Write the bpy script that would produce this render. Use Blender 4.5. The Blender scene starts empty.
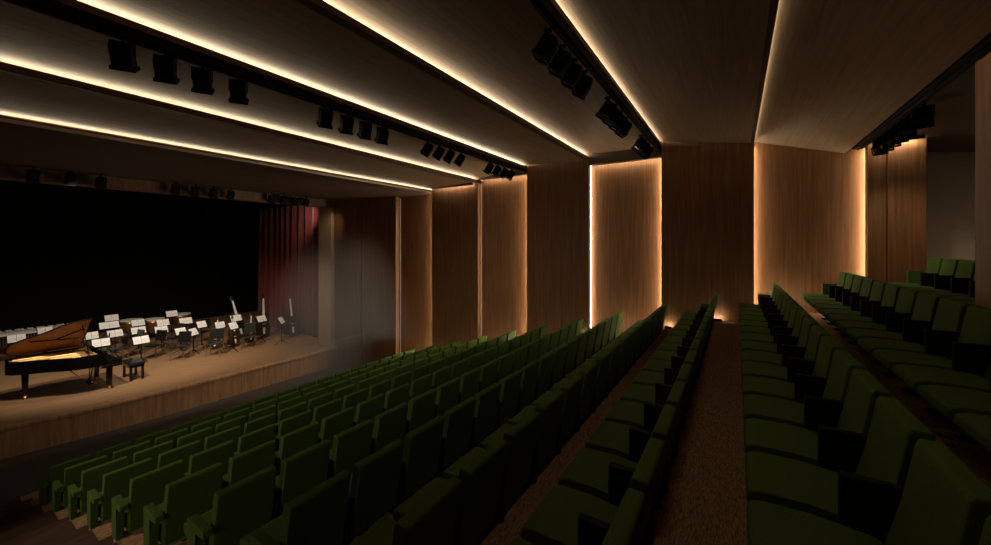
import bpy, bmesh, math, random
from mathutils import Vector, Matrix
random.seed(7)
C = bpy.context.scene.collection
PI = math.pi

# ------------------------------------------------------------ camera, world, exposure
FPX, W, H = 378.0, 991.0, 545.0
YAW = math.atan(241.0 / FPX)
EYE = 4.85
cam_d = bpy.data.cameras.new('camera')
cam_d.sensor_width = 36.0
cam_d.lens = FPX / W * 36.0
cam_d.shift_y = -(272.5 - 244.0) / W
cam_d.clip_start = 0.05
cam_d.clip_end = 200
cam = bpy.data.objects.new('camera', cam_d)
C.objects.link(cam)
cam.location = (0, 0, EYE)
cam.rotation_euler = (PI / 2, 0, YAW - PI / 2)
bpy.context.scene.camera = cam

w = bpy.data.worlds.new('world')
bpy.context.scene.world = w
w.use_nodes = True
w.node_tree.nodes['Background'].inputs[0].default_value = (0.9, 0.7, 0.5, 1)
w.node_tree.nodes['Background'].inputs[1].default_value = 0.0
vs = bpy.context.scene.view_settings
vs.view_transform = 'Standard'
vs.look = 'None'
vs.gamma = 1.0
vs.use_curve_mapping = False
vs.exposure = -0.2

WARM = (1.0, 0.84, 0.58)
LED_CEIL = 34.0
LED_WALL = 32.0
LED_BASE = 110.0


def lamp(name, kind, loc, target, power, color=WARM, **kw):
    d = bpy.data.lights.new(name, kind)
    d.energy = power
    d.color = color
    for k, v in kw.items():
        setattr(d, k, v)
    o = bpy.data.objects.new(name, d)
    C.objects.link(o)
    o.location = loc
    o.rotation_euler = (Vector(target) - Vector(loc)).to_track_quat('-Z', 'Y').to_euler()
    return o


# ------------------------------------------------------------ materials
def mat(name, color, rough=0.6, metal=0.0, var=0.0, scale=(20, 20, 20), bump=0.0, detail=4, spec=0.5, emit=None, sheen=0.0, dark=None):
    m = bpy.data.materials.new(name)
    m.use_nodes = True
    nt = m.node_tree
    b = nt.nodes['Principled BSDF']
    b.inputs['Roughness'].default_value = rough
    b.inputs['Metallic'].default_value = metal
    b.inputs['Specular IOR Level'].default_value = spec
    b.inputs['Base Color'].default_value = (*color, 1)
    if sheen:
        b.inputs['Sheen Weight'].default_value = sheen
    if emit:
        b.inputs['Emission Color'].default_value = (*emit[0], 1)
        b.inputs['Emission Strength'].default_value = emit[1]
    if var or bump:
        tc = nt.nodes.new('ShaderNodeTexCoord')
        mp = nt.nodes.new('ShaderNodeMapping')
        mp.inputs['Scale'].default_value = scale
        nz = nt.nodes.new('ShaderNodeTexNoise')
        nz.inputs['Scale'].default_value = 1.0
        nz.inputs['Detail'].default_value = detail
        nz.inputs['Roughness'].default_value = 0.65
        nt.links.new(tc.outputs['Object'], mp.inputs['Vector'])
        nt.links.new(mp.outputs[0], nz.inputs['Vector'])
        if var:
            cr = nt.nodes.new('ShaderNodeValToRGB')
            lo = dark if dark else tuple(c * (1 - var) for c in color)
            hi = tuple(min(1, c * (1 + var)) for c in color)
            cr.color_ramp.elements[0].position = 0.32
            cr.color_ramp.elements[1].position = 0.68
            cr.color_ramp.elements[0].color = (*lo, 1)
            cr.color_ramp.elements[1].color = (*hi, 1)
            nt.links.new(nz.outputs['Fac'], cr.inputs['Fac'])
            nt.links.new(cr.outputs['Color'], b.inputs['Base Color'])
        if bump:
            bp = nt.nodes.new('ShaderNodeBump')
            bp.inputs['Strength'].default_value = bump
            bp.inputs['Distance'].default_value = 0.01
            nt.links.new(nz.outputs['Fac'], bp.inputs['Height'])
            nt.links.new(bp.outputs[0], b.inputs['Normal'])
    return m


def led_mat(name, strength, color=WARM):
    return mat(name, (0.3, 0.28, 0.25), emit=(color, strength))


M = {}
M['wall_wood'] = mat('wall_wood', (0.215, 0.094, 0.036), 0.55, var=0.32, scale=(22, 22, 0.9), detail=6, spec=0.3)
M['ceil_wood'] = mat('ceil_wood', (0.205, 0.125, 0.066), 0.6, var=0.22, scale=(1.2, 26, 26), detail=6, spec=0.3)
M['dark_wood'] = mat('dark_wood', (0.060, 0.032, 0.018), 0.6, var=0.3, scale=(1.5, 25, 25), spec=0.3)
M['jamb_wood'] = mat('jamb_wood', (0.50, 0.35, 0.23), 0.55, var=0.25, scale=(20, 20, 0.9), spec=0.3)
M['carpet'] = mat('carpet', (0.38, 0.225, 0.115), 0.95, var=0.5, scale=(25, 120, 120), bump=0.9, detail=2, spec=0.1)
M['stage_wood'] = mat('stage_wood', (0.34, 0.195, 0.10), 0.5, var=0.18, scale=(2, 22, 22), spec=0.35)
M['riser_wood'] = mat('riser_wood', (0.40, 0.215, 0.11), 0.55, var=0.3, scale=(14, 14, 0.8), spec=0.3)
M['grey_plaster'] = mat('grey_plaster', (0.34, 0.28, 0.22), 0.9, var=0.06, scale=(6, 6, 6))
M['green'] = mat('green_fabric', (0.070, 0.118, 0.020), 0.9, var=0.22, scale=(220, 220, 220), bump=0.25, detail=2, spec=0.15)
M['black'] = mat('black_metal', (0.0025, 0.0025, 0.0025), 0.7, spec=0.12)
M['black_satin'] = mat('black_satin', (0.010, 0.009, 0.008), 0.35)
M['arm_black'] = mat('black_veneer', (0.008, 0.008, 0.006), 0.7, spec=0.2)
M['pale_metal'] = mat('pale_metal', (0.42, 0.36, 0.28), 0.45, metal=0.3)
M['chrome'] = mat('chrome', (0.6, 0.58, 0.55), 0.2, metal=1.0)
M['lacquer'] = mat('black_lacquer', (0.006, 0.005, 0.005), 0.12)
M['gold'] = mat('gold_plate', (0.75, 0.47, 0.18), 0.35, metal=0.5)
M['lid_inner'] = mat('lid_inner', (0.30, 0.115, 0.035), 0.35, var=0.35, scale=(3, 14, 14))
M['ivory'] = mat('ivory', (0.8, 0.78, 0.7), 0.35)
M['paper'] = mat('paper', (0.95, 0.94, 0.91), 0.9)
M['ink'] = mat('ink', (0.30, 0.30, 0.29), 0.9)
M['drape_black'] = mat('drape_black', (0.008, 0.007, 0.006), 1.0, spec=0.05)
M['drape_red'] = mat('drape_red', (0.19, 0.024, 0.022), 0.85, var=0.15, scale=(30, 30, 2), sheen=0.3)
M['skin_white'] = mat('drum_head', (0.85, 0.83, 0.78), 0.6)
M['copper'] = mat('copper_bowl', (0.45, 0.22, 0.12), 0.35, metal=0.9)
M['varnish'] = mat('varnish', (0.05, 0.021, 0.010), 0.35, var=0.35, scale=(8, 8, 3))
M['fingerboard'] = mat('fingerboard', (0.85, 0.83, 0.78), 0.3)  # pale base colour stands in for the shine on the boards
M['cloth_white'] = mat('cloth_white', (0.62, 0.60, 0.56), 0.9)
M['bar_wood'] = mat('bar_wood', (0.78, 0.74, 0.66), 0.4, var=0.2, scale=(3, 20, 20))

M['led_dim'] = led_mat('led_dim', 2.2)


# ------------------------------------------------------------ mesh helpers
def new_obj(name, bm, m, parent=None, smooth=False):
    bmesh.ops.recalc_face_normals(bm, faces=bm.faces[:])
    me = bpy.data.meshes.new(name)
    bm.to_mesh(me)
    bm.free()
    if smooth:
        for p in me.polygons:
            p.use_smooth = True
    ms = m if isinstance(m, (list, tuple)) else [m]
    for x in ms:
        me.materials.append(x)
    o = bpy.data.objects.new(name, me)
    C.objects.link(o)
    if parent is not None:
        o.parent = parent
    return o


def box(bm, x0, x1, y0, y1, z0, z1, bev=0.0, seg=2):
    vs_ = [bm.verts.new(p) for p in [(x0, y0, z0), (x1, y0, z0), (x1, y1, z0), (x0, y1, z0), (x0, y0, z1), (x1, y0, z1), (x1, y1, z1), (x0, y1, z1)]]
    fs = [bm.faces.new([vs_[i] for i in f]) for f in [(3, 2, 1, 0), (4, 5, 6, 7), (0, 1, 5, 4), (1, 2, 6, 5), (2, 3, 7, 6), (3, 0, 4, 7)]]
    if bev:
        es = list({e for f in fs for e in f.edges})
        bmesh.ops.bevel(bm, geom=es, offset=bev, segments=seg, affect='EDGES', profile=0.5)
    return bm


def prism(bm, prof, a0, a1, axis='x', bev=0.0, seg=2):
    """extrude polygon; axis x: prof (y,z); axis y: prof (x,z); axis z: prof (x,y)"""
    def P(u, v, a):
        return {'x': (a, u, v), 'y': (u, a, v), 'z': (u, v, a)}[axis]
    A = [bm.verts.new(P(u, v, a0)) for u, v in prof]
    B = [bm.verts.new(P(u, v, a1)) for u, v in prof]
    fs = [bm.faces.new(A), bm.faces.new(B[::-1])]
    n = len(prof)
    for i in range(n):
        fs.append(bm.faces.new((A[i], A[(i + 1) % n], B[(i + 1) % n], B[i])))
    if bev:
        es = list({e for f in fs for e in f.edges})
        bmesh.ops.bevel(bm, geom=es, offset=bev, segments=seg, affect='EDGES', profile=0.5)
    return bm


def tube(bm, p0, p1, r0, r1=None, n=10):
    r1 = r0 if r1 is None else r1
    p0, p1 = Vector(p0), Vector(p1)
    q = (p1 - p0).to_track_quat('Z', 'Y')
    A, B = [], []
    for i in range(n):
        t = 2 * PI * i / n
        d = Vector((math.cos(t), math.sin(t), 0))
        A.append(bm.verts.new(p0 + q @ (d * r0)))
        B.append(bm.verts.new(p1 + q @ (d * r1)))
    bm.faces.new(A[::-1])
    bm.faces.new(B)
    for i in range(n):
        bm.faces.new((A[i], A[(i + 1) % n], B[(i + 1) % n], B[i]))
    return bm


def lathe(bm, prof, n=24, cx=0, cy=0):
    rings = []
    for r, z in prof:
        rings.append([bm.verts.new((cx + max(r, 1e-4) * math.cos(2 * PI * i / n), cy + max(r, 1e-4) * math.sin(2 * PI * i / n), z)) for i in range(n)])
    for a, b in zip(rings, rings[1:]):
        for i in range(n):
            bm.faces.new((a[i], a[(i + 1) % n], b[(i + 1) % n], b[i]))
    bm.faces.new(rings[0][::-1])
    bm.faces.new(rings[-1])
    return bm


def BM():
    return bmesh.new()


def tag(o, label, cat, group=None):
    o['label'] = label
    o['category'] = cat
    if group:
        o['group'] = group
    return o


def struct(o):
    o['kind'] = 'structure'
    return o


def empty(name, loc=(0, 0, 0), rz=0.0):
    o = bpy.data.objects.new(name, None)
    o.empty_display_size = 0.1
    C.objects.link(o)
    o.location = loc
    o.rotation_euler = (0, 0, rz)
    return o


def copy_tree(o, parent=None):
    c = o.copy()
    C.objects.link(c)
    if parent is not None:
        c.parent = parent
        c.matrix_parent_inverse = o.matrix_parent_inverse.copy()
    for ch in list(o.children):
        copy_tree(ch, c)
    return c


ORD = ['zeroth', 'first', 'second', 'third', 'fourth', 'fifth', 'sixth', 'seventh', 'eighth', 'ninth', 'tenth', 'eleventh', 'twelfth', 'thirteenth', 'fourteenth', 'fifteenth', 'sixteenth']

# ------------------------------------------------------------ the setting
# X runs along the seat rows to the panelled side wall, Y towards the stage
ROWY = lambda k: 0.313 + 0.95 * k - {-1: 0.035, -2: 0.05, -3: 0.19, -4: 0.19}.get(k, 0.0)          # rear top of the backrests of row k
ROWZ = lambda k: max(0.12, 2.98 - 0.267 * k)  # tread of row k
XL, XW = -7.0, 9.2
YE = [-1.96, -0.30, 1.43, 3.11, 4.85, 6.49, 8.31, 9.97, 11.83, 13.45]

# stepped, carpeted floor
prof = []
for k in range(-4, 12):
    y0, y1 = ROWY(k) + 0.08, ROWY(k + 1) + 0.08
    if k == -4:
        y0 = -4.6
    z = ROWZ(k)
    if k == 11:
        y1, z = 10.9, 0.12
    y0 = y0 if k == -4 else ROWY(k) + 0.08
    prof += [(y0, z), (y1, z)]
# tread k reaches from the riser behind row k to the one behind row k+1
prof = [(10.9, -0.4), (-4.6, -0.4)] + prof
bm = BM()
prism(bm, prof, XL, 10.6)
struct(new_obj('floor', bm, M['carpet']))
bm = BM(); box(bm, XL, 10.6, 10.9, 25.0, -0.4, 0.12)
struct(new_obj('floor_front', bm, mat('dark_carpet', (0.085, 0.066, 0.052), 0.95, var=0.3, scale=(60, 60, 60), bump=0.4)))
# half steps in the near aisle
bm = BM()
for k in range(-3, 10):
    z = ROWZ(k)
    y0 = ROWY(k + 1) + 0.08
    box(bm, -0.2, 1.21, y0, y0 + 0.42, ROWZ(k + 1), (z + ROWZ(k + 1)) / 2)
    box(bm, -0.2, 1.13, y0 + 0.42, y0 + 0.95, ROWZ(k + 1), ROWZ(k + 1) + 0.008)
struct(new_obj('floor_aisle_steps', bm, mat('aisle_boards', (0.075, 0.040, 0.025), 0.7, var=0.35, scale=(2, 18, 18), spec=0.2)))

# right wall, base plane behind the proud panels
bm = BM()
box(bm, XW + 0.30, XW + 0.45, -2.0, 13.5, -0.2, 7.8)
wall_r = struct(new_obj('wall_right', bm, M['wall_wood']))
TOPS = {1: 6.72, 3: 6.83, 5: 6.70, 7: 6.38}
for i in (1, 3, 5):
    bm = BM()
    box(bm, XW, XW + 0.16, YE[i], YE[i + 1], -0.05, TOPS[i] + 0.5, 0.004, 1)
    o = new_obj('wall_panel', bm, M['wall_wood'], wall_r)
bm = BM(); box(bm, XW, XW + 0.16, YE[7] - 0.0, 11.78, -0.05, 6.7, 0.004, 1); new_obj('wall_panel', bm, M['wall_wood'], wall_r)
bm = BM(); box(bm, XW, XW + 0.16, 11.83, 13.45, -0.05, 6.7, 0.004, 1); new_obj('wall_panel', bm, M['wall_wood'], wall_r)
bm = BM(); box(bm, XW, XW + 0.16, -2.20, -1.96, 2.5, 7.3, 0.004, 1); new_obj('wall_panel', bm, M['wall_wood'], wall_r)
bm = BM(); box(bm, XW - 0.03, XW + 0.28, -2.67, -2.21, 2.5, 7.3, 0.004, 1); new_obj('wall_panel', bm, M['wall_wood'], wall_r)

# rear: panelled wall behind the last rows, deeper recess with grey plaster
bm = BM(); box(bm, XL, 5.33, -2.2, -1.86, 3.2, 7.3)
struct(new_obj('wall_rear', bm, M['wall_wood']))
bm = BM()
box(bm, 10.45, 10.6, -4.6, -2.0, 2.5, 7.3)
box(bm, XW + 0.28, 10.6, -2.4, -2.0, 2.5, 7.3)
struct(new_obj('wall_recess', bm, M['grey_plaster']))
bm = BM(); box(bm, XL, 10.6, -4.7, -4.6, 2.5, 7.3)
struct(new_obj('wall_back', bm, M['grey_plaster']))
bm = BM(); box(bm, XL - 0.2, XL, -4.6, 25.0, -0.2, 7.6)
struct(new_obj('wall_left', bm, M['wall_wood']))

# ceiling: tilted panels, each starts low and rises towards the stage to a light cove
ZH = {1: 2.14, 2: 2.33, 3: 2.22, 4: 2.17, 5: 1.94, 6: 1.76}            # height reached at the next cove
ZS = {0: 1.70, 1: 2.03, 2: 2.215, 3: 2.105, 4: 2.055, 5: 1.825, 6: 1.645}
LIP = {1: 0.068, 2: 0.068, 3: 0.068, 4: 0.070, 5: 0.080, 6: 0.082}
TD = {1: 0.05, 2: 0.085, 3: 0.10, 4: 0.10, 5: 0.10, 6: 0.10}            # depth of the light trough   # lip underside above eye
CX0, CX1 = XL, XW + 0.45
bm = BM(); box(bm, CX0 - 0.2, 10.8, -4.7, 25.2, 8.0, 8.1)
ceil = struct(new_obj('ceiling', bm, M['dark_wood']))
T = 0.03
for i in range(0, 6):
    y0, y1 = YE[i] + (0.24 if i == 0 else TD[i] + 0.01), YE[i + 1] + TD[i + 1] + 0.01
    z0, z1 = EYE + ZS[i], EYE + ZH[i + 1]
    bm = BM()
    prism(bm, [(y0, z0), (y1, z1), (y1, z1 + T), (y0, z0 + T)], CX0, CX1)
    new_obj('ceiling_panel', bm, M['ceil_wood'], ceil)
for i in range(1, 7):
    y, z = YE[i], EYE + ZS[i]
    bm = BM()
    # trough: bottom, lip, fascia
    t = TD[i]
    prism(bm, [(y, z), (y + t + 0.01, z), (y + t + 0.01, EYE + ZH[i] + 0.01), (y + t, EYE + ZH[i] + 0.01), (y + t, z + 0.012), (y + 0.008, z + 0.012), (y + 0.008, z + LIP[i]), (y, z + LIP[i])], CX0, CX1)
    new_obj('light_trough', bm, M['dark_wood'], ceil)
    if i == 6:
        bm = BM(); box(bm, CX0, XW - 0.02, y - 0.012, y - 0.001, z - 0.004, z + 0.046)
        lp = new_obj('cove_lip', bm, M['pale_metal'], ceil)
        lp['label'] = 'pale metal lip'
# soffit over the front of the stage and the stage header
bm = BM()
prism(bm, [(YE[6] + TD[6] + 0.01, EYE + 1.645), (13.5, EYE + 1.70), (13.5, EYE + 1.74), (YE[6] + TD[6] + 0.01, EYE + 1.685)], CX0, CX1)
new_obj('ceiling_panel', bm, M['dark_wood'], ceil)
bm = BM()
box(bm, CX0, CX1, 13.3, 13.75, EYE + 1.42, EYE + 3.1)
struct(new_obj('trim_1', bm, mat('header_wood', (0.13, 0.068, 0.036), 0.6, var=0.3, scale=(14, 14, 0.8), spec=0.3)))      # header over the stage opening
bm = BM()
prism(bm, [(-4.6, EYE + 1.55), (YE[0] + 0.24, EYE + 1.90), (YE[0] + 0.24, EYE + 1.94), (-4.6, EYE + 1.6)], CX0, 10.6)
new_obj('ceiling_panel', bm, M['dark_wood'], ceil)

# stage
bm = BM()
edge = [(-7.0, 15.2), (-3.0, 14.6), (0.0, 13.9), (1.2, 13.62), (2.4, 13.40), (4.0, 13.28), (6.0, 13.22), (9.15, 13.2)]
poly = edge + [(9.15, 14.4), (12.5, 14.4), (12.5, 24.5), (-7.0, 24.5)]
prism(bm, poly, 0.0, 0.80, axis='z')
stage = struct(new_obj('floor_stage', bm, M['stage_wood']))
bm = BM()
for (xa, ya), (xb, yb) in zip(edge, edge[1:]):
    d = Vector((xb - xa, yb - ya, 0)).normalized()
    n_ = Vector((d.y, -d.x, 0))
    pts = []
    for off, z in ((0.0, 0.0), (0.02, 0.0), (0.02, 0.70), (0.045, 0.75), (0.04, 0.80), (0.01, 0.832), (-0.10, 0.835), (-0.10, 0.80), (0.0, 0.79)):
        pts.append((off, z))
    A = [bm.verts.new((xa + n_.x * o_, ya + n_.y * o_, z)) for o_, z in pts]
    B = [bm.verts.new((xb + n_.x * o_, yb + n_.y * o_, z)) for o_, z in pts]
    for q in range(len(pts)):
        bm.faces.new((A[q], A[(q + 1) % len(pts)], B[(q + 1) % len(pts)], B[q]))
new_obj('stage_riser', bm, M['riser_wood'], stage)
SZ = 0.80 + 0.035
bm = BM()
poly2 = [(x, y + 0.09) for x, y in edge] + poly[len(edge):]
prism(bm, poly2, 0.80, SZ, axis='z')
new_obj('stage_boards', bm, M['stage_wood'], stage)
# jamb at the side of the stage opening
bm = BM(); box(bm, 9.1, 9.65, 13.5, 14.35, 0.0, 6.5, 0.005, 1)
struct(new_obj('trim_2', bm, M['jamb_wood']))
# black stage box
bm = BM()
box(bm, XL, 13.0, 24.3, 24.5, 0, 8)
struct(new_obj('wall_stage_back', bm, M['drape_black']))
bm = BM(); box(bm, 12.4, 12.6, 13.8, 24.5, 0, 8)
struct(new_obj('wall_stage_side', bm, M['drape_black']))
bm = BM(); box(bm, 9.4, 12.6, 13.5, 13.7, 0, 8)
struct(new_obj('wall_stage_front', bm, M['drape_black']))


# ------------------------------------------------------------ LED strips
def led(name, boxes, strength, label, group):
    bm = BM()
    for b in boxes:
        box(bm, *b)
    m = M.get('led_%.2f' % strength)    # one material per strength
    if m is None:
        m = M['led_%.2f' % strength] = led_mat('led_%.2f' % strength, strength, (WARM if 'ceiling' in label else (1.0, 0.90, 0.68)) if strength > 1 else (1.0, 0.52, 0.24))
    o = new_obj(name, bm, m)
    return tag(o, label, 'strip light', group)


CN = {1: 'nearest the camera, above the last two dark wall panels', 2: 'beside the black bar nearest the camera', 3: 'third from the camera, meeting the brightest wall strip',
      4: 'along the long black lighting bar over the middle seats', 5: 'second from the stage, without a lighting bar', 6: 'nearest the stage'}
CNL = {1: 'steepest one by the right ceiling', 2: 'above the short black bar near the camera', 3: 'between the two black lighting bars',
       4: 'along the long black lighting bar', 5: 'second from the stage', 6: 'nearest the stage header'}
CSTR = {1: 0.45, 2: 0.85, 3: 1.0, 4: 1.0, 5: 0.95, 6: 0.85}
for i in range(1, 7):
    y, z = YE[i], EYE + ZS[i]
    led('strip_light', [(CX0, XW + 0.28, y + TD[i] - 0.012, y + TD[i] - 0.001, z + 0.045, z + 0.098)], LED_CEIL * CSTR[i],
        'warm strip light glowing in the ceiling cove, ' + CNL[i], 'ceiling cove lights')
# vertical strips at the edges of the proud wall panels
VW = [(1, +1, 1.7, 'right edge of the dark panel behind the carpet walk', 0.15), (2, -1, 2.4, 'left edge of the widest dark wall panel', 0.15),
      (3, +1, 1.0, 'left of the brightest panel', 0.15), (4, -1, 4.5, 'left edge of the second dark wall panel', 0.15),
      (5, +1, 0.006, 'dim line third from the stage curtain', 0.15), (6, -1, 4.5, 'left edge of the dark panel nearer the stage', 0.15),
      (7, +1, 0.004, 'dim line closest to the stage curtain', 0.15)]
FLOORAT = lambda y: ROWZ(max(-3, min(10, math.floor((y - 0.393) / 0.95) + 0)))
for j, side, s, lab, _ in VW:
    y = YE[j]
    ya, yb = (y + 0.022, y + 0.038) if side > 0 else (y - 0.024, y - 0.006)
    zt = EYE + {1: 2.2, 2: 2.2, 3: 2.15, 4: 2.15, 5: 1.95, 6: 1.75, 7: 1.6}[j]
    led('strip_light', [(XW + 0.235, XW + 0.255, ya, yb, max(0.1, ROWZ((y - 0.393) / 0.95) - 0.1), zt)], LED_WALL * s,
        'upright wall strip light, ' + lab, 'upright wall strip lights')
led('strip_light', [(XW + 0.22, XW + 0.24, YE[0] - 0.060, YE[0] - 0.040, 3.2, EYE + 1.75)], LED_WALL * 1.7,
    'warm upright strip light on the side wall, rightmost, below the small spotlights', 'upright wall strip lights')
# short strips at the foot of the side wall, one per row
for k in range(-1, 10):
    z = ROWZ(k - 1)
    ya, yb = ROWY(k) + (-0.32 if k == -1 else -0.05), ROWY(k) + 0.07
    which = {-1: 'behind the row right of the wide carpet walk', 0: 'behind the row left of the wide carpet walk'}.get(k, 'behind the %s row from the stage' % ORD[10 - k])
    o = led('floor_light', [(XW - 0.105, XW - 0.080, ya, yb, z + 0.012, z + 0.022)], LED_BASE,
            'small warm light at the wall foot, ' + which, 'wall foot lights')
    bm = BM()
    prism(bm, [(XW - 0.13, z), (XW - 0.003, z), (XW - 0.003, z + 0.010), (XW - 0.122, z + 0.010), (XW - 0.122, z + 0.055), (XW - 0.13, z + 0.055)], ya - 0.01, yb + 0.01, 'y')
    new_obj('light_shield', bm, M['black'], o)
for k in range(1, 10):
    z = ROWZ(k)
    led('floor_light', [(XW - 0.030, XW - 0.012, ROWY(k) + 0.12, ROWY(k + 1) - 0.08, z + 0.004, z + 0.014)], LED_BASE * 0.2,
        'dim warm line at the wall foot beside the %s row from the stage' % ORD[10 - k], 'dim wall foot lines')
# strips along the head of three wall panels, behind a dark valance
for (ya, yb, z, x, st, lab) in ((YE[2], YE[3], 1.97, XW, 1.0, 'brightest wall panel'), (YE[4] , YE[5], 1.92, XW, 0.9, 'panel left of the dark third panel'), (YE[5] + 0.1, YE[6] - 0.1, 1.75, XW - 0.13, 0.8, 'narrow panel fourth from the stage'), (-2.62, -2.02, 1.74, XW - 0.16, 2.5, 'rightmost panel before the grey recess')):
    bm = BM(); box(bm, x, x + 0.02 if x < XW else x + 0.16, ya + 0.002, yb - 0.002, EYE + z, EYE + z + 0.55)
    new_obj('valance', bm, M['dark_wood'], wall_r)
    xs = x + 0.03 if x < XW else x + 0.19
    led('strip_light', [(xs, xs + 0.02, ya + 0.05, yb - 0.05, EYE + z + 0.02, EYE + z + 0.04)], LED_WALL * st,
        'warm strip light along the top edge of the ' + lab, 'wall head strip lights')

# ------------------------------------------------------------ seats
SW = 0.4905


def make_seat_parts():
    P = {}
    g = 0.036
    bm = BM()
    prism(bm, [(0.0, 0.835), (0.010, 0.848), (0.070, 0.848), (0.082, 0.83), (0.118, 0.60), (0.185, 0.34), (0.175, 0.285), (0.110, 0.285), (0.098, 0.30), (0.045, 0.60)], g, SW - g, bev=0.009, seg=2)
    P['backrest'] = (bm, 'green')
    bm = BM()
    prism(bm, [(0.17, 0.29), (0.17, 0.395), (0.20, 0.412), (0.40, 0.425), (0.57, 0.422), (0.625, 0.405), (0.635, 0.36), (0.60, 0.315), (0.40, 0.29)], g, SW - g, bev=0.010, seg=2)
    P['seat'] = (bm, 'green')
    bm = BM()
    box(bm, -0.022, 0.022, 0.062, 0.30, 0.20, 0.62, 0.004, 1)
    P['armrest'] = (bm, 'arm_black')
    bm = BM()
    box(bm, 0.026, SW - 0.026, 0.20, 0.25, 0.20, 0.25, 0.004, 1)
    P['support_beam'] = (bm, 'pale_metal')
    bm = BM()
    box(bm, SW / 2 - 0.03, SW / 2 + 0.03, 0.205, 0.255, 0.012, 0.22)
    box(bm, SW / 2 - 0.05, SW / 2 + 0.05, 0.13, 0.36, 0.0, 0.02, 0.004, 1)
    P['pedestal'] = (bm, 'black')
    return {k: new_obj(k, b, M[m]) for k, (b, m) in P.items()}


def end_panel_objs():
    bm = BM()
    prism(bm, [(0.03, 0.565), (0.03, 0.62), (0.305, 0.62), (0.315, 0.61), (0.315, 0.23), (0.165, 0.23), (0.165, 0.565)], -0.045, 0.018, bev=0.006, seg=2)
    p = new_obj('end_panel', bm, M['green'])
    bm = BM()
    box(bm, -0.035, 0.008, 0.185, 0.29, 0.134, 0.24, 0.004, 1)
    f = new_obj('end_foot', bm, M['pale_metal'])
    bm = BM()
    box(bm, -0.035, 0.008, 0.185, 0.29, 0.0, 0.24, 0.004, 1)
    f2 = new_obj('end_foot', bm, M['pale_metal'])
    return p, f, f2


SP = make_seat_parts()
EP, EF, EF2 = end_panel_objs()
EF2['label'] = 'pale metal foot'
EP['label'] = 'green padded end panel'
EF['label'] = 'pale metal foot'
SX0 = 1.19
NS = 16
ROWNAME = {k: '%s row from the stage' % ORD[10 - k] for k in range(1, 10)}
ROWNAME.update({9: 'front row by the stage', 0: 'row left of the carpet walk', -1: 'row right of the carpet walk', -2: 'second row from the rear', -3: 'rear row under the grey recess'})
ROWGRP = {k: 'green seats of the ' + v for k, v in ROWNAME.items()}
first = True
for k in range(9, -4, -1):
    i0 = {-2: 2, -3: 9}.get(k, 0)
    for i in range(i0, NS):
        r = empty('theatre_seat', (SX0 + SW * i, ROWY(k), ROWZ(k)))
        n = NS - i
        pos = 'end seat by the side wall' if n == 1 else ORD[n] + ' from the side wall'
        if i == 0 and k >= 0:
            pos = 'end seat on the aisle'
        tag(r, 'green theatre seat, %s, %s' % (pos, ROWNAME[k]), 'seat', ROWGRP[k])
        for nm, src in SP.items():
            if nm == 'armrest' and i == 0:
                continue
            o = src if first else src.copy()
            if not first:
                C.objects.link(o)
            o.parent = r
        if first and i == 0:
            pass
        if i in (0, NS - 1):
            for src in (EP, EF if i == 0 and k >= 0 else EF2):
                o = src.copy()
                C.objects.link(o)
                o.parent = r
                if i == NS - 1:
                    o.location.x = SW + 0.026
        first = False
# the prototype armrest (the first seat is an aisle end and has none)
for o in (EP, EF, EF2):
    bpy.data.objects.remove(o)
if SP['armrest'].parent is None:
    bpy.data.objects.remove(SP['armrest'])


# ------------------------------------------------------------ lighting bars and spotlights
def lighting_bar(y, z0, z1, label, wd=0.15):
    bm = BM()
    box(bm, CX0, XW - 0.02, y, y + wd, z0, z1, 0.006, 1)
    o = new_obj('lighting_bar', bm, M['black'])
    tag(o, label, 'lighting bar', 'black ceiling lighting bars')
    bm = BM()
    tube(bm, (CX0, y + wd / 2, z0 - 0.006), (XW - 0.03, y + wd / 2, z0 - 0.006), 0.012)
    new_obj('rail', bm, M['black'], o)
    return o


lighting_bar(4.86, EYE + 1.965, EYE + 2.05, 'long black lighting bar under the fourth ceiling cove from the rear')
lighting_bar(1.44, EYE + 2.12, EYE + 2.21, 'black lighting bar near the camera, spotlights seen from below', 0.10)
lighting_bar(-1.90, EYE + 1.69, EYE + 1.83, 'black lighting bar at upper right before the grey recess')


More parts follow.
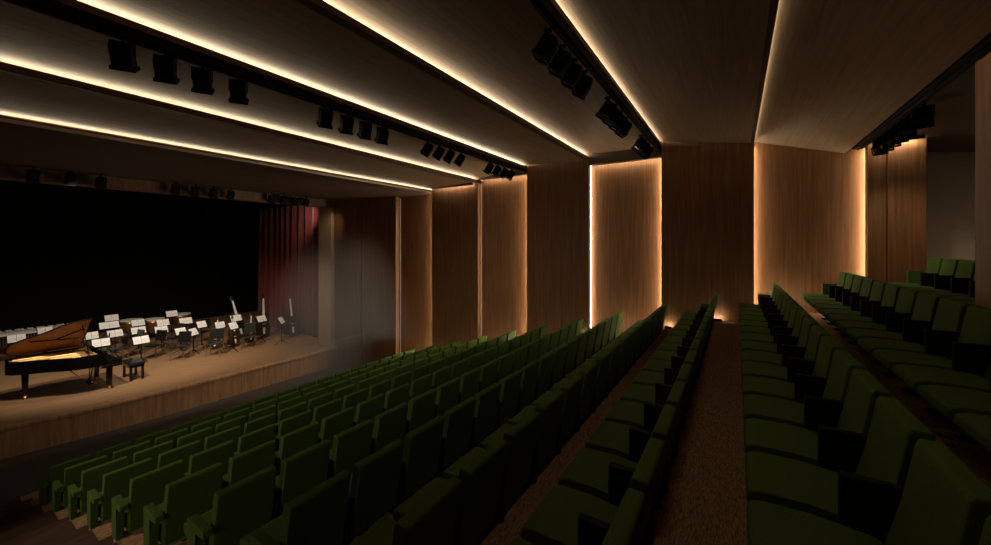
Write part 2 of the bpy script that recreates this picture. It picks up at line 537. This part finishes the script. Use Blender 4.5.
def make_spot():
    r = empty('spotlight')
    bm = BM()      # yoke
    box(bm, -0.115, -0.105, -0.02, 0.02, -0.20, -0.03)
    box(bm, 0.105, 0.115, -0.02, 0.02, -0.20, -0.03)
    box(bm, -0.115, 0.115, -0.02, 0.02, -0.04, -0.03)
    tube(bm, (0, 0, -0.03), (0, 0, 0.02), 0.015)
    box(bm, -0.03, 0.03, -0.06, 0.03, 0.004, 0.035)
    new_obj('yoke', bm, M['black'], r)
    hb = BM()
    prism(hb, [(-0.12, -0.085), (-0.12, 0.085), (-0.04, 0.10), (0.12, 0.095), (0.12, -0.095), (-0.04, -0.10)], -0.095, 0.095, bev=0.012)
    bmesh.ops.transform(hb, matrix=Matrix.Translation((0, 0, -0.18)) @ Matrix.Rotation(math.radians(-58), 4, 'X'), verts=hb.verts[:])
    new_obj('housing', hb, M['black'], r)
    fb = BM()
    R = Matrix.Translation((0, 0, -0.18)) @ Matrix.Rotation(math.radians(-58), 4, 'X')
    box(fb, -0.11, 0.11, 0.12, 0.16, 0.09, 0.105)
    box(fb, -0.11, 0.11, 0.12, 0.16, -0.105, -0.09)
    box(fb, -0.115, -0.10, 0.12, 0.16, -0.105, 0.105)
    box(fb, 0.10, 0.115, 0.12, 0.16, -0.105, 0.105)
    bmesh.ops.transform(fb, matrix=R, verts=fb.verts[:])
    new_obj('colour_frame', fb, M['black'], r)
    lb = BM()
    tube(lb, (0, 0.121, 0), (0, 0.126, 0), 0.075, n=20)
    bmesh.ops.transform(lb, matrix=R, verts=lb.verts[:])
    new_obj('lens', lb, M['lacquer'], r)
    return r


SPOTS = []
for g, xs in enumerate(((1.17, 1.5, 1.83, 2.2), (3.36, 3.72, 4.07, 4.42), (5.55, 5.9, 6.23, 6.6), (7.75, 8.1, 8.45, 8.8))):
    gn = ['group nearest the left edge', 'second group from the left edge', 'third group from the left edge', 'group nearest the side wall'][g]
    for q, x in enumerate(xs):
        SPOTS.append((x, 5.12, EYE + 2.02, [-0.5, -0.35, 0.75, 0.8][g], '%s black spotlight of the %s, long lighting bar' % (ORD[q + 1], gn), 'spotlights on the long lighting bar'))
for g, xs in enumerate(((3.51, 3.88, 4.24, 4.6), (5.6, 5.95, 6.3, 6.65), (7.9, 8.25, 8.6))):
    gn = ['group nearest the camera', 'middle group', 'group at the side wall'][g]
    for q, x in enumerate(xs):
        SPOTS.append((x, 1.62, EYE + 2.145, [0.3, 0.7, 0.7][g], '%s black spotlight of the %s, bar near the camera' % (ORD[q + 1], gn), 'spotlights on the bar near the camera'))
for q, x in enumerate((7.75, 8.06, 8.37, 8.68, 8.97)):
    SPOTS.append((x, -2.07, EYE + 1.83, 1.2, '%s from left of the spotlight cluster before the glowing right wall' % ORD[5 - q], 'spotlights on the rear bar'))
SPOTS.append((7.2, -2.07, EYE + 1.83, 1.2, 'single spotlight right of the cluster, before the grey recess', 'spotlights on the rear bar'))
SPOTS.append((5.55, -2.07, EYE + 1.83, 1.2, 'spotlight at upper right corner, nearest the camera on its bar', 'spotlights on the rear bar'))
for q, x in enumerate((1.55, 2.1, 2.6)):
    SPOTS.append((x, 13.05, EYE + 1.665, 0.0, '%s dark spotlight from left under the stage header' % ORD[q + 1], 'spotlights under the stage header'))
for q, x in enumerate((4.05, 4.5, 4.95, 5.4)):
    SPOTS.append((x, 13.05, EYE + 1.665, 0.0, '%s spotlight in the middle cluster under the stage header' % ORD[q + 1], 'spotlights under the stage header'))
for q, x in enumerate((6.6, 7.0, 7.4, 7.8)):
    SPOTS.append((x, 13.05, EYE + 1.665, 0.0, '%s spotlight in the right cluster under the stage header' % ORD[q + 1], 'spotlights under the stage header'))
proto = make_spot()
for n, (x, y, z, rz, lab, grp) in enumerate(SPOTS):
    o = proto if n == 0 else copy_tree(proto)
    o.location = (x, y, z)
    o.rotation_euler = (0, 0, rz)
    o.scale = (0.84, 0.84, 0.84)
    tag(o, lab, 'spotlight', grp)


# ------------------------------------------------------------ stage curtain
def drape(name, pts, z0, z1, amp, wl, m, parent=None):
    """pleated cloth along a polyline (x,y); real thickness through its folds"""
    bm = BM()
    P0, P1 = Vector((*pts[0], 0)), Vector((*pts[1], 0))
    L = (P1 - P0).length
    d = (P1 - P0) / L
    nn = Vector((-d.y, d.x, 0))
    N = int(L / 0.02)
    rows = []
    for a in range(N + 1):
        s = a * L / N
        off = amp * math.sin(2 * PI * s / wl + 0.7 * math.sin(s * 2.1)) + 0.25 * amp * math.sin(2 * PI * s / wl * 2.3)
        p = P0 + d * s
        col = []
        for f in (0.0, 0.5, 1.0):
            q = p + nn * off * (1.0 - 0.35 * f)
            col.append(bm.verts.new((q.x, q.y, z0 + (z1 - z0) * f)))
        rows.append(col)
    for a in range(N):
        for f in range(2):
            bm.faces.new((rows[a][f], rows[a + 1][f], rows[a + 1][f + 1], rows[a][f + 1]))
    o = new_obj(name, bm, m, parent, smooth=True)
    md = o.modifiers.new('solid', 'SOLIDIFY')
    md.thickness = 0.012
    return o


cu = drape('stage_curtain', ((9.55, 14.75), (9.75, 20.5)), SZ + 0.03, EYE + 1.75, 0.13, 0.52, M['drape_red'])
tag(cu, 'dark red pleated stage curtain hanging at the side of the stage', 'curtain')


# ------------------------------------------------------------ grand piano (keyboard end towards +X)
def piano():
    r = empty('grand_piano', (3.22, 14.55, SZ))
    # local: u towards the tail is -x, v from the open near side (0) to the hinge side (1.52)
    ol = [(0.0, 0.0), (0.55, 0.0), (0.80, 0.07), (1.00, 0.22), (1.18, 0.40), (1.36, 0.54), (1.56, 0.66), (1.74, 0.82), (1.83, 1.02), (1.82, 1.28), (1.73, 1.45), (1.58, 1.52), (0.0, 1.52)]
    z0, z1 = 0.70, 1.03

    def inset(pl, t):
        out = []
        n = len(pl)
        for i in range(n):
            p, a, b = Vector(pl[i]), Vector(pl[i - 1]), Vector(pl[(i + 1) % n])
            d1, d2 = (p - a).normalized(), (b - p).normalized()
            n1, n2 = Vector((-d1.y, d1.x)), Vector((-d2.y, d2.x))
            m_ = (n1 + n2).normalized()
            out.append(p + m_ * t / max(0.4, m_.dot(n1)))
        return [(q.x, q.y) for q in out]
    body = [p for p in ol]
    body[0] = (0.22, 0.0); body[-1] = (0.22, 1.52)
    inn = inset(body, 0.05)
    bm = BM()
    n = len(body)
    V = lambda p, z: bm.verts.new((-p[0], p[1], z))
    o0, o1 = [V(p, z0) for p in body], [V(p, z1) for p in body]
    i1, i0 = [V(p, z1) for p in inn], [V(p, z0 + 0.08) for p in inn]
    for i in range(n):
        j = (i + 1) % n
        bm.faces.new((o0[i], o0[j], o1[j], o1[i]))
        bm.faces.new((o1[i], o1[j], i1[j], i1[i]))
        bm.faces.new((i1[i], i1[j], i0[j], i0[i]))
    bm.faces.new(o0)
    bm.faces.new(i0)
    new_obj('case', bm, M['lacquer'], r)
    # iron plate and strings
    inn2 = inset(body, 0.055)
    inn2 = [(max(0.34, x), y) for x, y in inn2]
    bm = BM()
    A = [bm.verts.new((-p[0], p[1], 0.965)) for p in inn2]
    B = [bm.verts.new((-p[0], p[1], 0.99)) for p in inn2]
    bm.faces.new(A); bm.faces.new(B[::-1])
    for i in range(n):
        bm.faces.new((A[i], A[(i + 1) % n], B[(i + 1) % n], B[i]))
    pl = new_obj('iron_plate', bm, M['gold'], r)
    bm = BM()
    for v0, v1, L in ((0.25, 0.30, 0.98), (0.5, 0.62, 1.36), (0.8, 0.95, 1.65), (1.1, 1.2, 1.7), (1.35, 1.4, 1.62)):
        tube(bm, (-0.64, v0, 1.0), (-L, v1, 1.0), 0.012, n=6)
    new_obj('plate_strut', bm, M['gold'], pl)
    # keybed, keys, fallboard, cheeks
    bm = BM()
    box(bm, -0.30, 0.10, 0.0, 1.52, 0.62, 0.69, 0.006, 1)
    box(bm, -0.25, 0.10, 0.0, 0.10, 0.69, 0.80, 0.01, 2)
    box(bm, -0.25, 0.10, 1.42, 1.52, 0.69, 0.80, 0.01, 2)
    new_obj('keybed', bm, M['lacquer'], r)
    bm = BM()
    box(bm, -0.24, 0.07, 0.10, 1.42, 0.69, 0.78, 0.02, 2)
    new_obj('fallboard', bm, M['lacquer'], r)
    # lid: front edge behind the keyboard, hinged on the far side
    L = [(max(0.42, x), y) for x, y in ol]
    lid = empty('lid')
    bpy.data.objects.remove(lid)
    ang = math.radians(-37)
    Rm = Matrix.Translation((0, 1.52, 1.045)) @ Matrix.Rotation(ang, 4, 'X') @ Matrix.Translation((0, -1.52, 0))
    bm = BM()
    A = [bm.verts.new((-p[0], p[1], 0.0)) for p in L]
    B = [bm.verts.new((-p[0], p[1], 0.022)) for p in L]
    bm.faces.new(A); bm.faces.new(B[::-1])
    for i in range(n):
        f = bm.faces.new((A[i], A[(i + 1) % n], B[(i + 1) % n], B[i]))
    bmesh.ops.transform(bm, matrix=Rm, verts=bm.verts[:])
    lid = new_obj('lid', bm, M['lacquer'], r)
    bm = BM()
    Li = inset(L, 0.03)
    A = [bm.verts.new((-p[0], p[1], -0.006)) for p in Li]
    B = [bm.verts.new((-p[0], p[1], -0.0005)) for p in Li]
    bm.faces.new(A); bm.faces.new(B[::-1])
    for i in range(n):
        bm.faces.new((A[i], A[(i + 1) % n], B[(i + 1) % n], B[i]))
    bmesh.ops.transform(bm, matrix=Rm, verts=bm.verts[:])
    li = new_obj('lid_lining', bm, M['lid_inner'], lid)
    li['label'] = 'brown inner face of the lid'
    for (p, q) in (((-0.52, 0.95), (-1.45, 0.80)), ((-0.52, 0.45), (-1.02, 0.88))):  # two thin dark bars drawn across the lid lining as dark bands
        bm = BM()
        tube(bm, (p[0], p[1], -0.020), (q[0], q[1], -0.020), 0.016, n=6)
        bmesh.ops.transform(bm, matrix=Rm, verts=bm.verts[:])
        new_obj('lid_dark_bar', bm, M['lacquer'], lid)
    # folded front flap lying on the lid
    bm = BM()
    box(bm, -0.80, -0.50, 0.12, 1.51, 0.024, 0.044)
    bmesh.ops.transform(bm, matrix=Rm, verts=bm.verts[:])
    new_obj('lid_flap', bm, M['lacquer'], lid)
    bm = BM()
    tp = Rm @ Vector((-0.58, 0.25, -0.008))
    tube(bm, (-0.54, 0.03, 1.02), tp, 0.011, n=8)
    new_obj('prop_stick', bm, M['lacquer'], r)
    bm = BM()
    Rd = Matrix.Translation((-0.40, 0.76, 1.03)) @ Matrix.Rotation(math.radians(-25), 4, 'Y')
    box(bm, -0.01, 0.01, -0.38, 0.38, 0.0, 0.24, 0.004, 1)
    bmesh.ops.transform(bm, matrix=Rd, verts=bm.verts[:])
    new_obj('music_desk', bm, M['lacquer'], r)
    for (u, v) in ((0.14, 0.12), (0.14, 1.40), (1.52, 0.98)):
        bm = BM()
        prism(bm, [(-0.045, 0.10), (0.045, 0.10), (0.062, 0.66), (-0.062, 0.66)], -0.055, 0.055, 'y', 0.006, 1)
        bmesh.ops.translate(bm, vec=(-u, v, 0), verts=bm.verts[:])
        lg = new_obj('leg', bm, M['lacquer'], r)
        bm = BM()
        tube(bm, (-u - 0.02, v, 0.035), (-u + 0.02, v, 0.035), 0.035, n=14)
        box(bm, -u - 0.028, -u + 0.028, v - 0.028, v + 0.028, 0.055, 0.10)
        new_obj('caster', bm, M['gold'], lg)
    bm = BM()
    tube(bm, (-0.40, 0.70, 0.14), (-0.36, 0.62, 0.66), 0.014, n=8)
    tube(bm, (-0.40, 0.82, 0.14), (-0.36, 0.90, 0.66), 0.014, n=8)
    box(bm, -0.45, -0.35, 0.62, 0.90, 0.10, 0.15, 0.004, 1)
    tube(bm, (-0.42, 0.76, 0.13), (-0.85, 0.76, 0.66), 0.009, n=8)
    ly = new_obj('pedal_lyre', bm, M['lacquer'], r)
    for q in (-0.06, 0.0, 0.06):
        bm = BM()
        box(bm, -0.36, -0.24, 0.76 + q - 0.012, 0.76 + q + 0.012, 0.075, 0.088, 0.003, 1)
        new_obj('pedal', bm, M['gold'], ly)
    tag(r, 'black grand piano with raised lid on the left of the stage', 'piano')
    return r


piano()


def bench():
    r = empty('piano_bench', (3.72, 15.25, SZ))
    bm = BM(); box(bm, -0.18, 0.18, -0.37, 0.37, 0.45, 0.52, 0.018, 2)
    new_obj('seat_cushion', bm, M['black_satin'], r)
    bm = BM(); box(bm, -0.16, 0.16, -0.35, 0.35, 0.38, 0.45)
    new_obj('apron', bm, M['lacquer'], r)
    for sx in (-0.13, 0.13):
        for sy in (-0.31, 0.31):
            bm = BM(); box(bm, sx - 0.028, sx + 0.028, sy - 0.028, sy + 0.028, 0.0, 0.39, 0.004, 1)
            new_obj('leg', bm, M['lacquer'], r)
    tag(r, 'black padded piano bench standing at the keyboard end of the piano', 'bench')


bench()


# ------------------------------------------------------------ music stands
def make_stand(h, wide, sheets):
    r = empty('music_stand')
    wide *= 0.86
    bm = BM(); tube(bm, (0, 0, 0.10), (0, 0, h - 0.05), 0.011, n=8); tube(bm, (0, 0, 0.10), (0, 0, h * 0.6), 0.016, n=8)
    new_obj('pole', bm, M['black'], r)
    for q in range(3):
        t = 2 * PI * q / 3 + 0.5
        bm = BM(); tube(bm, (0, 0, 0.16), (0.24 * math.cos(t), 0.24 * math.sin(t), 0.012), 0.011, n=6)
        new_obj('leg', bm, M['black'], r)
    Rt = Matrix.Translation((0, 0, h)) @ Matrix.Rotation(math.radians(-32), 4, 'X')
    bm = BM()
    box(bm, -wide / 2, wide / 2, 0.0, 0.012, -0.14, 0.14, 0.003, 1)
    box(bm, -wide / 2, wide / 2, -0.05, 0.012, -0.152, -0.14)
    bmesh.ops.transform(bm, matrix=Rt, verts=bm.verts[:])
    dk = new_obj('desk', bm, M['black'], r)
    bm = BM()
    hw = wide / 2 - 0.02
    for (a, b) in ((-hw, -0.004), (0.004, hw)):
        box(bm, a, b, -0.012, -0.003, -0.137, 0.135)
    bmesh.ops.transform(bm, matrix=Rt, verts=bm.verts[:])
    s = new_obj('sheet_music', bm, M['paper'], r)
    s['label'] = 'white sheet music'
    if sheets == 'notes':
        bm = BM()
        for (a, b) in ((-hw + 0.025, -0.02), (0.02, hw - 0.025)):
            for q in range(3):
                zz = 0.02 - q * 0.045
                for l in range(2):
                    box(bm, a, b, -0.0135, -0.0122, zz - l * 0.008, zz - l * 0.008 + 0.0022)
        bmesh.ops.transform(bm, matrix=Rt, verts=bm.verts[:])
        new_obj('printed_staves', bm, M['ink'], s)
    return r


STANDS = [(4.47, 20.95, 1.07, 0.50, 0.0, 'at the rear left of the timpani'), (4.16, 19.80, 0.97, 0.66, 0.0, 'with the widest, brightest sheets behind the piano lid'),
          (4.10, 18.80, 0.80, 0.52, 0.1, 'just below the widest bright sheets'), (4.97, 19.80, 0.92, 0.50, 0.0, 'before the first kettledrum'),
          (4.72, 18.75, 0.80, 0.52, 0.0, 'in the middle column, second from the front'), (4.29, 16.79, 0.80, 0.52, 0.05, 'nearest the audience beside the piano bench'),
          (5.50, 19.00, 0.92, 0.48, 0.0, 'behind the dark chair at stage middle'), (5.22, 18.20, 0.80, 0.48, 0.0, 'before the one behind the middle chair'),
          (6.10, 20.06, 1.07, 0.48, 0.0, 'standing highest at the back of the stage'), (6.10, 18.60, 0.93, 0.52, 0.0, 'right of the tall rear stand'),
          (6.22, 17.45, 0.90, 0.40, 0.1, 'left of the cellos, small sheets'), (5.50, 17.24, 0.80, 0.42, 0.1, 'behind the second front chair'),
          (5.72, 16.75, 0.80, 0.40, 0.5, 'alone at the front edge of the orchestra'), (3.55, 19.04, 0.80, 0.45, 0.0, 'close behind the corner of the piano lid'),
          (3.47, 17.43, 0.80, 0.52, -0.1, 'right behind the piano music desk'), (6.76, 17.25, 0.80, 0.42, 0.0, 'between the cellos'),
          (6.62, 15.80, 0.97, 0.40, 0.3, 'in front of the cellos towards the audience'), (7.35, 17.30, 0.97, 0.52, 0.1, 'left of the slanting double bass'),
          (7.93, 16.45, 0.94, 0.48, 0.2, 'in front of the middle double bass'), (8.20, 15.45, 0.94, 0.38, 0.6, 'rightmost, nearest the red curtain'),
          (2.05, 20.3, 0.85, 0.50, 0.0, 'behind the tail of the piano'), (2.75, 20.9, 0.90, 0.46, 0.0, 'behind the raised piano lid')]
for x, y, h, wd, rz, lab in STANDS:
    s = make_stand(h, wd, 'notes')
    s.location = (x, y, SZ)
    s.rotation_euler = (0, 0, rz)
    tag(s, 'black music stand with white sheets, ' + lab, 'music stand', 'orchestra music stands')


# ------------------------------------------------------------ orchestra chairs
def make_chair():
    r = empty('orchestra_chair')
    bm = BM(); box(bm, -0.21, 0.21, -0.20, 0.22, 0.43, 0.47, 0.015, 2)
    new_obj('seat', bm, M['black_satin'], r)
    bm = BM()
    prism(bm, [(-0.20, 0.56), (-0.265, 0.92), (-0.235, 0.925), (-0.17, 0.56)], -0.20, 0.20, bev=0.012)
    new_obj('backrest', bm, M['black_satin'], r)
    for sx in (-0.19, 0.19):
        bm = BM(); tube(bm, (sx, 0.19, 0.44), (sx * 1.08, 0.22, 0.0), 0.012, n=8)
        new_obj('leg', bm, M['chrome'], r)
        bm = BM(); tube(bm, (sx, -0.24, 0.85), (sx, -0.18, 0.44), 0.012, n=8); tube(bm, (sx, -0.18, 0.44), (sx * 1.08, -0.25, 0.0), 0.012, n=8)
        new_obj('leg', bm, M['chrome'], r)
    return r


ch0 = make_chair()
CH = [(4.80, 17.30, 0.5, 'left of the two front middle chairs'), (5.20, 16.30, 0.7, 'nearest the audience'), (3.95, 17.85, 0.1, 'behind the foremost music stand'),
      (5.62, 18.20, 0.3, 'below the tall rear stand'), (6.05, 15.85, 0.9, 'beside the front cello'), (6.52, 18.30, 0.6, 'behind the cellos'),
      (5.05, 20.35, 0.1, 'in front of the kettledrums'), (7.2, 15.9, 1.0, 'between the cellos and double basses'), (4.40, 18.10, 0.2, 'between the two middle columns of stands'), (6.1, 19.35, 0.4, 'before the tallest rear stand'), (3.6, 18.3, -0.2, 'near the piano lid corner')]
for n, (x, y, rz, lab) in enumerate(CH):
    o = ch0 if n == 0 else copy_tree(ch0)
    o.location = (x, y, SZ)
    o.rotation_euler = (0, 0, PI * 0.5 + rz)
    tag(o, 'black orchestra chair with metal legs, ' + lab, 'chair', 'orchestra chairs')


# ------------------------------------------------------------ cellos and double basses
def make_string(name, L, depth):
    """upright instrument, length L, front faces -Y, endpin at origin"""
    r = empty(name)
    k = L / 1.85
    b0, b1 = 0.12 * k, 1.18 * k
    hw = [(0.00, 0.06), (0.03, 0.20), (0.10, 0.29), (0.22, 0.33), (0.34, 0.29), (0.44, 0.215), (0.54, 0.20), (0.62, 0.225), (0.72, 0.25), (0.84, 0.22), (0.94, 0.12), (1.0, 0.04)]
    if name == 'cello':
        hw = [(t, x_ * 1.0) for t, x_ in hw]
    half = [(x_ * k, b0 + t * (b1 - b0)) for t, x_ in hw]
    outl = half + [(-x, z) for x, z in reversed(half)]
    bm = BM()
    prism(bm, outl, -depth / 2, depth / 2, 'y', 0.012 * k, 2)
    new_obj('body', bm, M['varnish'], r)
    bm = BM(); prism(bm, [(-0.020 * k, 1.12 * k), (0.020 * k, 1.12 * k), (0.017 * k, 1.68 * k), (-0.017 * k, 1.68 * k)], -depth / 2 - 0.01, -depth / 2 + 0.03, 'y', 0.005, 1)
    nk = new_obj('neck', bm, M['varnish'], r)
    bm = BM(); prism(bm, [(-0.048 * k, 0.92 * k), (0.048 * k, 0.92 * k), (0.028 * k, 1.66 * k), (-0.028 * k, 1.66 * k)], -depth / 2 - 0.035, -depth / 2 - 0.012, 'y', 0.004, 1)
    fb = new_obj('fingerboard', bm, M['fingerboard'], r)
    fb['label'] = 'fingerboard with painted pale shine'
    bm = BM()
    prism(bm, [(-depth / 2 - 0.03, 1.66 * k), (-depth / 2 + 0.03, 1.66 * k), (-depth / 2 + 0.05, 1.80 * k), (-depth / 2 + 0.01, 1.85 * k), (-depth / 2 - 0.05, 1.83 * k), (-depth / 2 - 0.04, 1.78 * k)], -0.025 * k, 0.025 * k, 'x', 0.006, 1)
    sc = new_obj('scroll', bm, M['varnish'], r)
    for z in (1.70, 1.75):
        for sx in (-1, 1):
            bm = BM(); tube(bm, (0.02 * sx * k, -depth / 2, z * k), (0.085 * sx * k, -depth / 2, z * k), 0.008, n=6)
            new_obj('tuning_peg', bm, M['chrome'], sc)
    bm = BM(); box(bm, -0.07 * k, 0.07 * k, -depth / 2 - 0.06, -depth / 2 + 0.005, 0.60 * k, 0.612 * k)
    prism(bm, [(-0.035 * k, 0.2 * k), (0.035 * k, 0.2 * k), (0.05 * k, 0.46 * k), (-0.05 * k, 0.46 * k)], -depth / 2 - 0.04, -depth / 2 - 0.025, 'y')
    new_obj('bridge', bm, M['fingerboard'], r)
    bm = BM(); tube(bm, (0, 0, 0.0), (0, 0, b0 + 0.03), 0.007, n=6)
    new_obj('endpin', bm, M['chrome'], r)
    # folding stand that carries it
    bm = BM()
    for sx in (-1, 1):
        tube(bm, (0, depth / 2 + 0.02, 0.75 * k), (0.28 * sx * k, depth / 2 + 0.25 * k, 0.012), 0.012, n=6)
    new_obj('support_stand', bm, M['black'], r)
    return r


bs = make_string('double_bass', 1.88, 0.20)
for n, (x, y, ry, rz, lab) in enumerate(((7.75, 17.75, -0.22, 0.1, 'slanting to the left'), (8.22, 17.0, 0.02, 0.15, 'upright behind its music stand'), (8.98, 16.1, -0.06, 0.2, 'rightmost, before the red curtain'))):
    o = bs if n == 0 else copy_tree(bs)
    o.location = (x, y, SZ)
    o.rotation_euler = (-0.06, ry, rz)
    tag(o, 'double bass with painted shine on the fingerboard, ' + lab, 'double bass', 'double basses at the stage side')
ce = make_string('cello', 1.22, 0.13)
for n, (x, y, ry, rz, lab) in enumerate(((6.35, 16.75, 0.12, -0.2, 'left one beside the small sheets'), (6.98, 16.55, -0.05, 0.2, 'middle one between music stands'), (7.55, 16.65, 0.1, 0.3, 'right one next to the double basses'))):
    o = ce if n == 0 else copy_tree(ce)
    o.location = (x, y, SZ)
    o.rotation_euler = (-0.10, ry, rz)
    tag(o, 'brown cello standing on the stage, ' + lab, 'cello', 'cellos')


# ------------------------------------------------------------ timpani and percussion
def make_timpano(R):
    r = empty('kettledrum')
    bm = BM(); lathe(bm, [(0.10, 0.26), (R * 0.6, 0.36), (R * 0.9, 0.52), (R, 0.72), (R, 0.84)], 28)
    new_obj('bowl', bm, M['copper'], r, True)
    bm = BM(); lathe(bm, [(R + 0.02, 0.835), (R + 0.02, 0.86), (R - 0.02, 0.868), (0.02, 0.872)], 28)
    new_obj('drum_head', bm, M['skin_white'], r)
    for q in range(4):
        t = q * PI / 2 + 0.4
        bm = BM(); tube(bm, ((R + 0.03) * math.cos(t), (R + 0.03) * math.sin(t), 0.84), ((R + 0.02) * math.cos(t), (R + 0.02) * math.sin(t), 0.0), 0.014, n=6)
        new_obj('leg', bm, M['chrome'], r)
    return r


tm = make_timpano(0.36)
for n, (x, y, lab) in enumerate(((5.10, 21.3, 'left one'), (5.68, 20.75, 'middle one'), (6.75, 21.2, 'right one behind the tall music stand'))):
    o = tm if n == 0 else copy_tree(tm)
    o.location = (x, y, SZ)
    tag(o, 'white headed kettledrum at the stage rear, ' + lab, 'kettledrum', 'kettledrums')

r = empty('marimba', (2.6, 21.9, SZ))
bm = BM()
for q in range(34):
    x = -1.15 + q * 0.07
    hl = 0.30 - 0.004 * q
    box(bm, x, x + 0.058, -hl, -0.02, 0.86, 0.88)
    if q % 7 not in (2, 6):
        box(bm, x + 0.035, x + 0.09, 0.0, hl * 0.9, 0.90, 0.92)
new_obj('tone_bars', bm, M['bar_wood'], r)
bm = BM()
box(bm, -1.25, 1.30, -0.34, -0.31, 0.78, 0.86); box(bm, -1.25, 1.30, 0.28, 0.31, 0.78, 0.86)
box(bm, -1.28, -1.22, -0.34, 0.31, 0.70, 0.87); box(bm, 1.27, 1.33, -0.34, 0.31, 0.70, 0.87)
new_obj('frame', bm, M['cloth_white'], r)
bm = BM()
for q in range(34):
    x = -1.12 + q * 0.07
    tube(bm, (x, -0.14, 0.84), (x, -0.14, 0.35 + 0.012 * q), 0.022, n=8)
new_obj('resonators', bm, M['chrome'], r)
for sx in (-1.25, 1.30):
    for sy in (-0.3, 0.27):
        bm = BM(); tube(bm, (sx, sy, 0.72), (sx, sy, 0.0), 0.02, n=8)
        new_obj('leg', bm, M['black'], r)
tag(r, 'long pale marimba standing behind the grand piano', 'marimba')

# ------------------------------------------------------------ lamps
lamp('stage_light_front', 'SPOT', (2.0, 12.5, EYE + 1.45), (4.6, 17.6, SZ), 1200, (1.0, 0.86, 0.68), spot_size=math.radians(80), spot_blend=0.9, shadow_soft_size=0.08)
lamp('stage_light_top', 'SPOT', (4.2, 13.9, EYE + 1.35), (3.6, 17.5, SZ), 420, (1.0, 0.86, 0.68), spot_size=math.radians(95), spot_blend=0.9, shadow_soft_size=0.08)
lamp('stage_light_side', 'SPOT', (5.8, 12.2, EYE + 1.35), (7.4, 15.6, SZ), 420, (1.0, 0.82, 0.62), spot_size=math.radians(85), spot_blend=1.0, shadow_soft_size=0.1)
lamp('curtain_light', 'SPOT', (8.9, 14.5, EYE + 1.5), (9.7, 17.2, 5.7), 70, (1.0, 0.80, 0.62), spot_size=math.radians(75), spot_blend=1.0, shadow_soft_size=0.08)
lamp('jamb_light', 'SPOT', (8.6, 12.6, EYE + 1.5), (9.15, 13.9, 5.0), 26, (1.0, 0.78, 0.55), spot_size=math.radians(70), spot_blend=1.0, shadow_soft_size=0.08)
lamp('seating_fill_light', 'SPOT', (-3.0, 8.5, EYE + 1.5), (5.0, 5.4, 1.8), 880, (1.0, 0.86, 0.62), spot_size=math.radians(66), spot_blend=1.0, shadow_soft_size=0.3)  # added unseen spot that brightens the seat tops
lamp('left_seat_fill', 'SPOT', (-5.5, 1.5, 4.3), (3.0, 6.0, 1.6), 300, (1.0, 0.84, 0.60), spot_size=math.radians(60), spot_blend=1.0, shadow_soft_size=0.4)  # added unseen spot in place of wall glow, fills the aisle-side seat faces
for x in (2.2, 5.2):
    lamp('seating_fill_light', 'SPOT', (x, 0.25, EYE + 1.95), (x, 0.15, 2.5), 17 if x < 3 else 9, (1.0, 0.80, 0.55), spot_size=math.radians(120), spot_blend=1.0, shadow_soft_size=0.25)  # added spots without a fixture, brighten the carpet walk
lamp('recess_light', 'POINT', (9.3, -3.9, EYE - 0.8), (0, 0, 0), 20, (1.0, 0.84, 0.62), shadow_soft_size=0.1)

# ------------------------------------------------------------ thin haze at the side of the stage
bm = BM()
box(bm, 5.5, 9.09, 8.6, 10.95, 1.75, 6.0)
box(bm, 5.5, 9.09, 10.95, 13.1, 0.15, 6.0)
box(bm, 5.5, 9.09, 13.1, 15.0, SZ + 0.02, 6.0)
hz = new_obj('stage_haze', bm, M['paper'])
hz['kind'] = 'stuff'
tag(hz, 'thin grey haze drifting at the right side of the stage', 'haze')
hm = bpy.data.materials.new('haze')
hm.use_nodes = True
nt = hm.node_tree
nt.nodes.remove(nt.nodes['Principled BSDF'])
out = nt.nodes['Material Output']
sc_ = nt.nodes.new('ShaderNodeVolumeScatter')
sc_.inputs['Color'].default_value = (0.93, 0.97, 1.0, 1)
tc = nt.nodes.new('ShaderNodeTexCoord')
def gauss(center, radii):
    mp = nt.nodes.new('ShaderNodeMapping')
    mp.inputs['Location'].default_value = [-c / r_ for c, r_ in zip(center, radii)]
    mp.inputs['Scale'].default_value = [1 / r_ for r_ in radii]
    nt.links.new(tc.outputs['Object'], mp.inputs['Vector'])
    g = nt.nodes.new('ShaderNodeTexGradient')
    g.gradient_type = 'SPHERICAL'
    nt.links.new(mp.outputs[0], g.inputs['Vector'])
    return g
g = gauss((8.9, 12.0, 1.6), (2.8, 3.4, 4.0))
mul = nt.nodes.new('ShaderNodeMath'); mul.operation = 'MULTIPLY'
mul.inputs[1].default_value = 0.26
nt.links.new(g.outputs['Fac'], mul.inputs[0])
nt.links.new(mul.outputs[0], sc_.inputs['Density'])
nt.links.new(sc_.outputs[0], out.inputs['Volume'])
hz.data.materials.clear()
hz.data.materials.append(hm)
lamp('haze_light', 'SPOT', (7.2, 10.6, EYE + 1.6), (8.6, 12.4, 1.6), 90, (1.0, 0.97, 0.90), spot_size=math.radians(80), spot_blend=1.0, shadow_soft_size=0.1)
lamp('rear_wall_light', 'SPOT', (7.9, -1.95, EYE + 1.55), (9.2, -2.45, 4.6), 55, WARM, spot_size=math.radians(70), spot_blend=1.0, shadow_soft_size=0.05)
